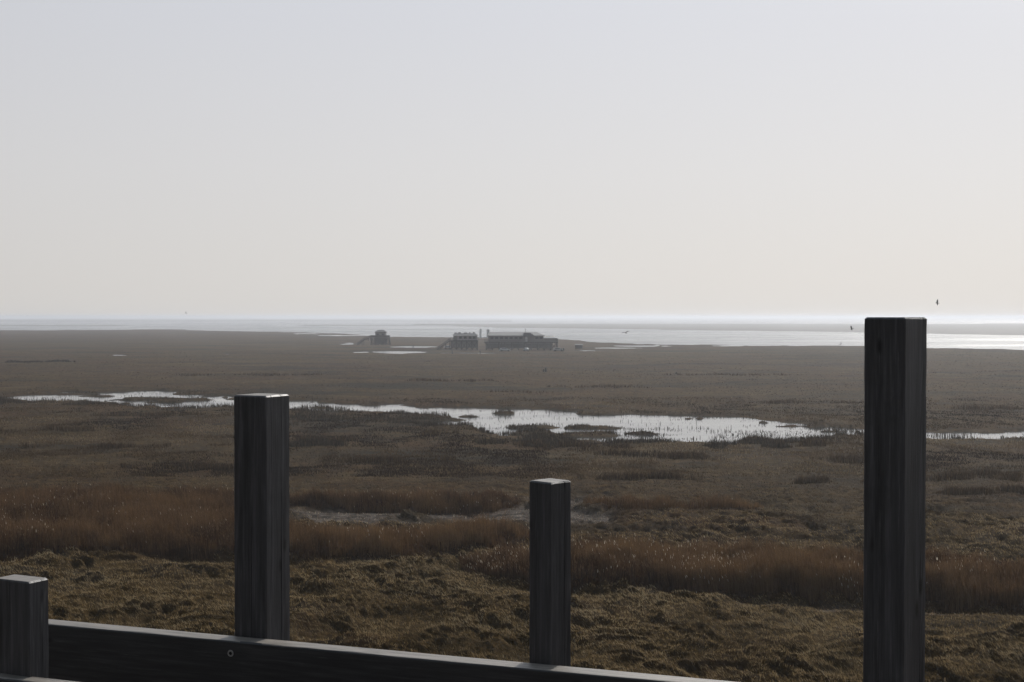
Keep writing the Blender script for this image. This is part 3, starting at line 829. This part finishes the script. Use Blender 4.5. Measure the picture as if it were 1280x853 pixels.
# --- middle stilt building with ramp
D2 = 600.0
mid = empty('stilt_pavilion', (X(581), D2, 0))
tag(mid, 'stilt building with uneven flat roof and long ramp on its left', 'building', 'stilt buildings on the beach')
l2 = lambda px: X(px) - X(581)
z2 = Z(425.4)
mb = MB(); mb.box(l2(563), l2(598), -5, 5, z2 - .4, z2); mb.build('deck', M['pile'], mid)
mb = MB(); mb.box(l2(572), l2(596.5), -4, 4, z2, Z(419.8)); mb.build('wall', M['clad2'], mid)
mb = MB(); mb.box(l2(567), l2(571.9), -2.5, 3.5, z2, Z(419.5)); mb.build('annex', M['clad'], mid)
mb = MB()
rng2 = random.Random(3)
xa = l2(566.5)
mb.poly([[(l2(566), -4.5, Z(419.8)), (l2(598), -4.5, Z(419.8)), (l2(594), -1.5, Z(416.8)), (l2(568), -1.5, Z(416.8))],
         [(l2(568), -1.5, Z(416.8)), (l2(594), -1.5, Z(416.8)), (l2(594), 2, Z(416.8)), (l2(568), 2, Z(416.8))],
         [(l2(568), 2, Z(416.8)), (l2(594), 2, Z(416.8)), (l2(598), 4.5, Z(419.8)), (l2(566), 4.5, Z(419.8))],
         [(l2(566), -4.5, Z(419.8)), (l2(568), -1.5, Z(416.8)), (l2(568), 2, Z(416.8)), (l2(566), 4.5, Z(419.8))],
         [(l2(598), -4.5, Z(419.8)), (l2(598), 4.5, Z(419.8)), (l2(594), 2, Z(416.8)), (l2(594), -1.5, Z(416.8))],
         [(l2(566), -4.5, Z(419.8)), (l2(566), 4.5, Z(419.8)), (l2(598), 4.5, Z(419.8)), (l2(598), -4.5, Z(419.8))]])
mb.build('roof', M['roofd'], mid)
for a0, a1, hh_ in ((568.5, 571, .28), (573, 576, .38), (580, 584, .3), (586.5, 588, .36), (591, 593.5, .42)):
    mb = MB(); mb.box(l2(a0), l2(a1), -1.2, 1.4, Z(416.8) + .002, Z(416.8) + hh_); mb.build('roof_vent', M['pile'], mid)
mb = MB(); mb.box(l2(566), l2(596), -3.2, 3.2, .9, z2 - .42); mb.build('lower_store', M['clad'], mid)
windows(mid, [l2(p) for p in (576, 582, 588, 593)], 1.2, z2 + .6, z2 + 1.6, -4.0)
piles(mid, [l2(564.5) + i * 2.15 for i in range(6)], (-4.4, 0, 4.4), 0, z2 - .4, .32)
for i in range(0, 5):
    xa, xb = l2(564.5) + i * 2.15, l2(564.5) + (i + 1) * 2.15
    mb = MB(); mb.bar((xa, -4.1, .4), (xb, -4.1, z2 - .5), .16); mb.bar((xb, -4.05, .4), (xa, -4.05, z2 - .5), .16)
    mb.build('cross_brace', M['pile'], mid)
mb = MB(); railing_mb(mb, (l2(563), -4.9, z2), (l2(598), -4.9, z2)); mb.build('deck_railing', M['clad'], mid)
stair(mid, (l2(546.5), -3, .15), (l2(563.5), -3, z2), 2.0, 30, 'ramp')

# --- small hut on stilts
D3 = 700.0
hut = empty('stilt_hut', (X(476, D3), D3, 0))
tag(hut, 'small hip roofed hut on stilts standing alone at the left', 'building', 'stilt buildings on the beach')
l3 = lambda px: X(px, D3) - X(476, D3); z3 = Z(422.0, D3)
mb = MB(); mb.box(l3(463.8), l3(488), -3.6, 3.6, z3 - .35, z3); mb.build('deck', M['pile'], hut)
mb = MB(); mb.box(l3(469.6), l3(482.6), -2.3, 2.3, z3, Z(415.8, D3)); mb.build('wall', M['clad'], hut)
hip_roof(hut, l3(469.6), l3(482.6), -2.3, 2.3, Z(415.8, D3) + .2, Z(412.6, D3), 1.5, 1.5, M['roofd'], over=.35)
mb = MB(); mb.box(l3(468), l3(484), -2, 2, 1.0, z3 - .37); mb.build('lower_store', M['pile'], hut)
windows(hut, [l3(473), l3(479)], 1.0, z3 + 1.0, z3 + 1.9, -2.3)
mb = MB(); railing_mb(mb, (l3(463.8), -3.5, z3), (l3(488), -3.5, z3), 1.15, .8); mb.build('deck_railing', M['pile'], hut)
mb = MB(); mb.box(l3(464), l3(487.8), -3.46, -3.4, z3 + .1, z3 + 1.05); mb.build('railing_board', M['pile'], hut)
piles(hut, [l3(465), l3(469), l3(473), l3(477.5), l3(482), l3(486.5)], (-3.1, 0, 3.1), 0, z3 - .35, .34, .5)
for i, (a0, a1) in enumerate(((465, 473), (469, 477.5), (473, 482), (477.5, 486.5))):
    for y_ in (-3.0, .2):
        mb = MB(); mb.bar((l3(a0), y_, .3), (l3(a1), y_, z3 - .4), .2); mb.bar((l3(a1), y_ + .05, .3), (l3(a0), y_ + .05, z3 - .4), .2)
        mb.build('cross_brace', M['pile'], hut)
stair(hut, (l3(455.5), -1, Z(424.8, D3)), (l3(464), -1, z3), 1.6, 10)
stair(hut, (l3(446.5), -1, .15), (l3(455.5), -1, Z(424.8, D3)), 1.6, 14)

# --- little dark hut right of the restaurant
p_ = at(723.5, 438)
sh_ = empty('beach_shed', (p_.x, p_.y, 0)); tag(sh_, 'small dark shed on short legs right of the stilt restaurant', 'shed')
mb = MB(); mb.box(-1.5, 1.5, -1, 1, .7, 2.2, .03); mb.build('wall', M['pile'], sh_)
mb = MB(); mb.poly([[(-1.7, -1.2, 2.2), (1.7, -1.2, 2.2), (1.7, 1.2, 2.6), (-1.7, 1.2, 2.6)], [(-1.7, -1.2, 2.1), (-1.7, 1.2, 2.1), (1.7, 1.2, 2.1), (1.7, -1.2, 2.1)],
                    [(-1.7, -1.2, 2.1), (1.7, -1.2, 2.1), (1.7, -1.2, 2.2), (-1.7, -1.2, 2.2)], [(-1.7, 1.2, 2.1), (-1.7, 1.2, 2.6), (1.7, 1.2, 2.6), (1.7, 1.2, 2.1)],
                    [(-1.7, -1.2, 2.1), (-1.7, -1.2, 2.2), (-1.7, 1.2, 2.6), (-1.7, 1.2, 2.1)], [(1.7, -1.2, 2.1), (1.7, 1.2, 2.1), (1.7, 1.2, 2.6), (1.7, -1.2, 2.2)]]); mb.build('roof', M['roofd'], sh_)
for a0 in (-1.3, 0, 1.3):
    mb = MB(); mb.bar((a0, -.8, -.3), (a0, -.8, .7), .2); mb.build('leg', M['pile'], sh_)

# ------------------------------------------------------------------ parked cars on the beach
def make_car(name='parked_car'):
    t_ = empty(name, (0, 0, 0))
    secs = [(-2.15, .35, .75, .70), (-2.05, .30, .92, .80), (-1.5, .26, .98, .86), (-.9, .25, 1.0, .88), (0, .25, 1.0, .88), (.9, .25, .98, .88), (1.6, .28, .92, .85), (2.1, .32, .78, .78), (2.2, .4, .66, .68)]
    mb = MB(); rings = []
    for x_, z0, z1, w in secs:
        rings.append([(x_, -w * .92, z0), (x_, -w, (z0 + z1) / 2), (x_, -w * .94, z1), (x_, w * .94, z1), (x_, w, (z0 + z1) / 2), (x_, w * .92, z0)])
    mb.loft(rings)
    body = mb.build('body', M['carw'], t_, True)
    mb = MB(); rings = []
    for x_, z1, w in ((-1.95, .95, .74), (-1.55, 1.36, .66), (-.8, 1.47, .64), (.1, 1.45, .64), (.6, 1.30, .68), (1.15, .97, .76)):
        rings.append([(x_, -.8, .93), (x_, -w, z1), (x_, w, z1), (x_, .8, .93)])
    mb.loft(rings); mb.build('roof', M['carw'], t_, True)
    for s_ in (-1, 1):
        mb = MB(); mb.poly([[(-1.6, s_ * .80, 1.0), (.85, s_ * .80, 1.0), (.35, s_ * .70, 1.32), (-1.35, s_ * .70, 1.34)]])
        mb.bm.faces.ensure_lookup_table()
        r_ = bmesh.ops.extrude_face_region(mb.bm, geom=list(mb.bm.faces)); bmesh.ops.translate(mb.bm, vec=(0, s_ * .02, 0), verts=[v for v in r_['geom'] if isinstance(v, bmesh.types.BMVert)])
        mb.build('side_window', M['glass'], t_)
        for x_ in (-1.35, 1.35):
            rings = [[(x_ + math.cos(2 * math.pi * i / 16) * q_, s_ * yy_, .31 + math.sin(2 * math.pi * i / 16) * q_) for i in range(16)] for q_, yy_ in ((.27, .70), (.31, .72), (.31, .86), (.27, .885))]
            mb = MB(); mb.loft(rings); mb.build('wheel', M['tyre'], t_)
    return t_
c1 = make_car(); p_ = at(561, 436.4); c1.location = (p_.x, p_.y - .5, .0); c1.rotation_euler = (0, 0, R(6))
tag(c1, 'silver car glinting in the sun below the ramp of the stilt building', 'car', 'cars parked on the beach')
CARS = [(657.5, 439.4, R(100), 'pale car parked end on before the middle of the stilt restaurant'),
        (698, 439.4, R(4), 'pale car parked below the right end of the terrace'),
        (631, 439.6, R(10), 'pale low car under the front left piles of the restaurant')]
for px_, py_, rz_, lab in CARS:
    c = copy_tree(c1); p_ = at(px_, py_); c.location = (p_.x, p_.y, 0); c.rotation_euler = (0, 0, rz_); tag(c, lab)

# ------------------------------------------------------------------ tiny walkers
def make_person():
    P = {'pel': (0, 0, .93, .15), 'che': (0, .02, 1.25, .17), 'nek': (0, .02, 1.48, .065), 'hd0': (0, .01, 1.58, .085), 'hd1': (0, .0, 1.70, .085),
         'shl': (-.19, .02, 1.40, .07), 'ell': (-.26, .06, 1.12, .05), 'hal': (-.25, -.06, .88, .04), 'shr': (.19, .02, 1.40, .07), 'elr': (.26, .06, 1.12, .05), 'har': (.25, -.1, .90, .04),
         'knl': (-.11, -.10, .50, .08), 'anl': (-.12, -.02, .09, .055), 'tol': (-.13, -.18, .04, .045), 'knr': (.11, -.02, .50, .08), 'anr': (.12, .18, .12, .055), 'tor': (.13, .04, .04, .045)}
    Ed = [('pel', 'che'), ('che', 'nek'), ('nek', 'hd0'), ('hd0', 'hd1'), ('che', 'shl'), ('shl', 'ell'), ('ell', 'hal'), ('che', 'shr'), ('shr', 'elr'), ('elr', 'har'),
          ('pel', 'knl'), ('knl', 'anl'), ('anl', 'tol'), ('pel', 'knr'), ('knr', 'anr'), ('anr', 'tor')]
    ks = list(P)
    me = bpy.data.meshes.new('person'); me.from_pydata([P[k][:3] for k in ks], [(ks.index(a), ks.index(b)) for a, b in Ed], [])
    o = bpy.data.objects.new('person', me); COL.objects.link(o)
    sk = o.modifiers.new('skin', 'SKIN'); sd = o.modifiers.new('sub', 'SUBSURF'); sd.levels = 1; sd.render_levels = 1
    for i, k in enumerate(ks): me.skin_vertices[0].data[i].radius = (P[k][3], P[k][3])
    me.skin_vertices[0].data[0].use_root = True
    bpy.context.view_layer.update()
    dg = bpy.context.evaluated_depsgraph_get()
    nm = bpy.data.meshes.new_from_object(o.evaluated_get(dg))
    o.modifiers.clear(); o.data = nm; nm.materials.clear(); nm.materials.append(M['cloth'])
    return o
per = make_person()
PEO = [(516.3, 436.5, 0, 'person in dark clothes walking alone between the hut and the middle stilt building'),
       (701.5, 439.6, 1.2, 'person in dark clothes left of a pair beside the shed path'),
       (704.6, 439.8, 2.6, 'person in dark clothes nearest the shed beside the parked car'),
       (600.2, 444, .5, 'person in dark clothes before the gap between the stilt buildings'),
       (565.2, 444, 2, 'person in dark clothes in front of the glinting car')]
for i, (px_, py_, rz_, lab) in enumerate(PEO):
    o = per if i == 0 else per.copy()
    if i: COL.objects.link(o)
    p_ = at(px_, py_); o.location = (p_.x, p_.y, 0); o.rotation_euler = (0, 0, rz_); tag(o, lab, 'person', 'people walking on the beach')
# marker stakes out on the marsh
for px_, py_, h_, lab in ((679.5, 466.2, .85, 'shorter of two dark wooden stakes side by side in the open marsh'), (682.3, 466.2, 1.25, 'taller of two dark wooden stakes side by side in the open marsh'),
                          (845.5, 468.2, .5, 'short lone dark stake far out in the open marsh')):
    p_ = at(px_, py_)
    rings = [[(math.cos(i * math.pi / 4) * r_ * 1.0, math.sin(i * math.pi / 4) * r_, z_) for i in range(8)] for r_, z_ in ((.27, -.3), (.25, h_ * .5), (.2, h_ - .05), (.12, h_))]
    mb = MB(); mb.loft(rings); o = mb.build('wooden_stake', M['pile']); o.location = (p_.x, p_.y, .1); tag(o, lab, 'stake', 'stakes in the marsh')

# ------------------------------------------------------------------ birds
def make_bird(m, wing_up, sweep, name='gull'):
    """one continuous mesh: body loft plus two bent wings and a fanned tail; span about 1 m"""
    bm = bmesh.new()
    n = 8
    secs = [(.26, .008, 0), (.22, .03, .004), (.17, .042, .012), (.11, .04, .01), (.04, .06, 0), (-.05, .062, -.004), (-.14, .04, 0), (-.21, .022, .004)]
    rings = []
    for y_, r_, z_ in secs:
        rings.append([bm.verts.new((math.cos(2 * math.pi * (i + .5) / n) * r_, y_, z_ + math.sin(2 * math.pi * (i + .5) / n) * r_ * .85)) for i in range(n)])
    for a, b in zip(rings, rings[1:]):
        for i in range(n): bm.faces.new((a[i], a[(i + 1) % n], b[(i + 1) % n], b[i]))
    bm.faces.new(rings[0][::-1])
    # tail fan
    tl = [bm.verts.new(p) for p in ((-.09, -.34, .006), (0, -.36, .006), (.09, -.34, .006))]
    last = rings[-1]
    tl2 = [bm.verts.new((v.co.x, v.co.y, v.co.z - .012)) for v in tl]
    bm.faces.new((tl[0], tl[1], tl[2], last[0], last[1], last[2], last[3])) if False else None
    c_ = bm.verts.new((0, -.21, .02)); c2_ = bm.verts.new((0, -.21, -.012))
    for s_ in ((tl[0], tl[1], c_), (tl[1], tl[2], c_), (tl2[1], tl2[0], c2_), (tl2[2], tl2[1], c2_), (tl[0], tl2[0], tl2[1], tl[1]), (tl[1], tl2[1], tl2[2], tl[2])): bm.faces.new(s_)
    bm.faces.new(last)
    for s_ in (-1, 1):
        pr = []
        for (u_, ch, zz_, sw) in ((.03, .23, 0, 0), (.16, .24, wing_up * .6, .02), (.28, .21, wing_up, 0), (.42, .15, wing_up * .9, -sweep), (.56, .015, wing_up * .75, -sweep * 2.2)):
            pr.append([bm.verts.new((s_ * u_, .08 + sw, zz_ + .008)), bm.verts.new((s_ * u_, .08 + sw - ch * .4, zz_ + .016)), bm.verts.new((s_ * u_, .08 + sw - ch, zz_)), bm.verts.new((s_ * u_, .08 + sw - ch * .5, zz_ - .006))])
        for a, b in zip(pr, pr[1:]):
            for i in range(4): bm.faces.new((a[i], a[(i + 1) % 4], b[(i + 1) % 4], b[i]))
        bm.faces.new(pr[0]); bm.faces.new(pr[-1])
    bmesh.ops.recalc_face_normals(bm, faces=bm.faces)
    me = bpy.data.meshes.new(name); bm.to_mesh(me); bm.free()
    return link(name, me, m, None, True)
BIRDS = [(1171, 379, 150, .30, .06, (R(10), R(62), R(75)), .66, 'dark bird flying above the horizon right of the tallest post'),
         (1064.5, 411.5, 170, .34, .05, (R(-25), R(50), R(60)), .68, 'dark bird flying low before the pale sea left of the tallest post'),
         (782, 416.2, 190, .14, .08, (R(15), R(-14), R(10)), 1.05, 'bird gliding over the bright water right of the stilt restaurant'),
         (1051, 430.5, 190, .20, .05, (R(-20), R(-42), R(15)), .85, 'dark bird banking just over the far marsh edge'),
         (232, 391.5, 480, .24, .05, (R(0), R(70), R(40)), 1.2, 'faint distant bird above the sea at the left')]
for px_, py_, d_, wu, sw, rot, s_, lab in BIRDS:
    o = make_bird(M['feather'], wu, sw, 'bird'); o.location = up(px_, py_, d_); o.rotation_euler = rot; o.scale = (s_, s_, s_)
    tag(o, lab, 'bird', 'birds over the marsh')

# ------------------------------------------------------------------ haze
hz = MB(); hz.box(-75000, 75000, -62000, 74000, -1.6, 19.0)
m_, nt, out = mat('haze_air')
pv = N(nt, 'ShaderNodeVolumePrincipled')
pv.inputs['Color'].default_value = (.76, .79, .85, 1); pv.inputs['Density'].default_value = .00026; pv.inputs['Anisotropy'].default_value = .42
nt.links.new(pv.outputs[0], out.inputs['Volume'])
haze = hz.build('haze', m_); tag(haze, 'thin coastal haze over the marsh', kind='stuff')

# ------------------------------------------------------------------ light
SUN_EL, SUN_AZ = R(32), R(26)          # azimuth measured clockwise from the view direction (+Y)
w = bpy.data.worlds.new('World'); sc.world = w; w.use_nodes = True
nt = w.node_tree; nt.nodes.clear()
sky = nt.nodes.new('ShaderNodeTexSky'); sky.sky_type = 'NISHITA'; sky.sun_disc = False
sky.sun_elevation = SUN_EL; sky.sun_rotation = SUN_AZ; sky.altitude = 0; sky.air_density = 1.0; sky.dust_density = 2.0; sky.ozone_density = 1.2
bg = nt.nodes.new('ShaderNodeBackground'); bg.inputs[1].default_value = .08
ow = nt.nodes.new('ShaderNodeOutputWorld')
# thin bright veil of high haze over the clear sky: paler and warmer low down, brighter towards the sun
sunv = (math.sin(SUN_AZ) * math.cos(SUN_EL), math.cos(SUN_AZ) * math.cos(SUN_EL), math.sin(SUN_EL))
tcw = nt.nodes.new('ShaderNodeTexCoord')
sepw = nt.nodes.new('ShaderNodeSeparateXYZ'); nt.links.new(tcw.outputs['Generated'], sepw.inputs[0])
VK = 1 / (.08 * .758)
veil = ramp(nt, sepw.outputs[2], [(0, (.585, .566, .545)), (.10, (.568, .562, .566)), (.25, (.515, .53, .575)), (.6, (.36, .42, .49)), (1, (.28, .35, .44))])
dot = nt.nodes.new('ShaderNodeVectorMath'); dot.operation = 'DOT_PRODUCT'; dot.inputs[1].default_value = sunv
nt.links.new(tcw.outputs['Generated'], dot.inputs[0])
mr = nt.nodes.new('ShaderNodeMapRange'); mr.inputs[1].default_value = -1; mr.inputs[2].default_value = 1
nt.links.new(dot.outputs['Value'], mr.inputs[0])
fr = ramp(nt, mr.outputs[0], [(0, .14), (.45, .27), (.79, .53), (.85, .563), (.917, .608), (1, .68)])
vf = nt.nodes.new('ShaderNodeVectorMath'); vf.operation = 'MULTIPLY'; nt.links.new(veil, vf.inputs[0]); nt.links.new(fr, vf.inputs[1])
vs_ = nt.nodes.new('ShaderNodeVectorMath'); vs_.operation = 'SCALE'; vs_.inputs['Scale'].default_value = 2 * VK; nt.links.new(vf.outputs[0], vs_.inputs[0])
nsc = nt.nodes.new('ShaderNodeVectorMath'); nsc.operation = 'SCALE'; nsc.inputs['Scale'].default_value = .06; nt.links.new(sky.outputs[0], nsc.inputs[0])
add = nt.nodes.new('ShaderNodeVectorMath'); add.operation = 'ADD'; nt.links.new(vs_.outputs[0], add.inputs[0]); nt.links.new(nsc.outputs[0], add.inputs[1])
# bright hazy aureole close round the sun (outside the picture, seen only in the water)
mx0 = nt.nodes.new('ShaderNodeMath'); mx0.operation = 'MAXIMUM'; mx0.inputs[1].default_value = 0; nt.links.new(dot.outputs['Value'], mx0.inputs[0])
pw = nt.nodes.new('ShaderNodeMath'); pw.operation = 'POWER'; pw.inputs[1].default_value = 105; nt.links.new(mx0.outputs[0], pw.inputs[0])
gl = nt.nodes.new('ShaderNodeVectorMath'); gl.operation = 'SCALE'; gl.inputs[0].default_value = (20 * VK, 19.3 * VK, 18.2 * VK); nt.links.new(pw.outputs[0], gl.inputs['Scale'])
add2 = nt.nodes.new('ShaderNodeVectorMath'); add2.operation = 'ADD'; nt.links.new(add.outputs[0], add2.inputs[0]); nt.links.new(gl.outputs[0], add2.inputs[1])
nt.links.new(add2.outputs[0], bg.inputs[0]); nt.links.new(bg.outputs[0], ow.inputs[0])
sd = bpy.data.lights.new('sun', 'SUN'); sd.energy = 3.8; sd.angle = R(.6); sd.color = (1, .95, .88)
so = bpy.data.objects.new('sun', sd); COL.objects.link(so)
sv = Vector((math.sin(SUN_AZ) * math.cos(SUN_EL), math.cos(SUN_AZ) * math.cos(SUN_EL), math.sin(SUN_EL)))
so.rotation_euler = sv.to_track_quat('Z', 'Y').to_euler(); so.location = (0, 0, 30)

sc.render.engine = 'CYCLES'
cy = sc.cycles
cy.use_denoising = True
cy.max_bounces = 6; cy.diffuse_bounces = 2; cy.glossy_bounces = 3; cy.transmission_bounces = 3; cy.volume_bounces = 1
cy.sample_clamp_indirect = 4
cy.caustics_reflective = False; cy.caustics_refractive = False
vs = sc.view_settings
vs.view_transform = 'Standard'; vs.look = 'None'; vs.exposure = -.4; vs.gamma = 1; vs.use_curve_mapping = False
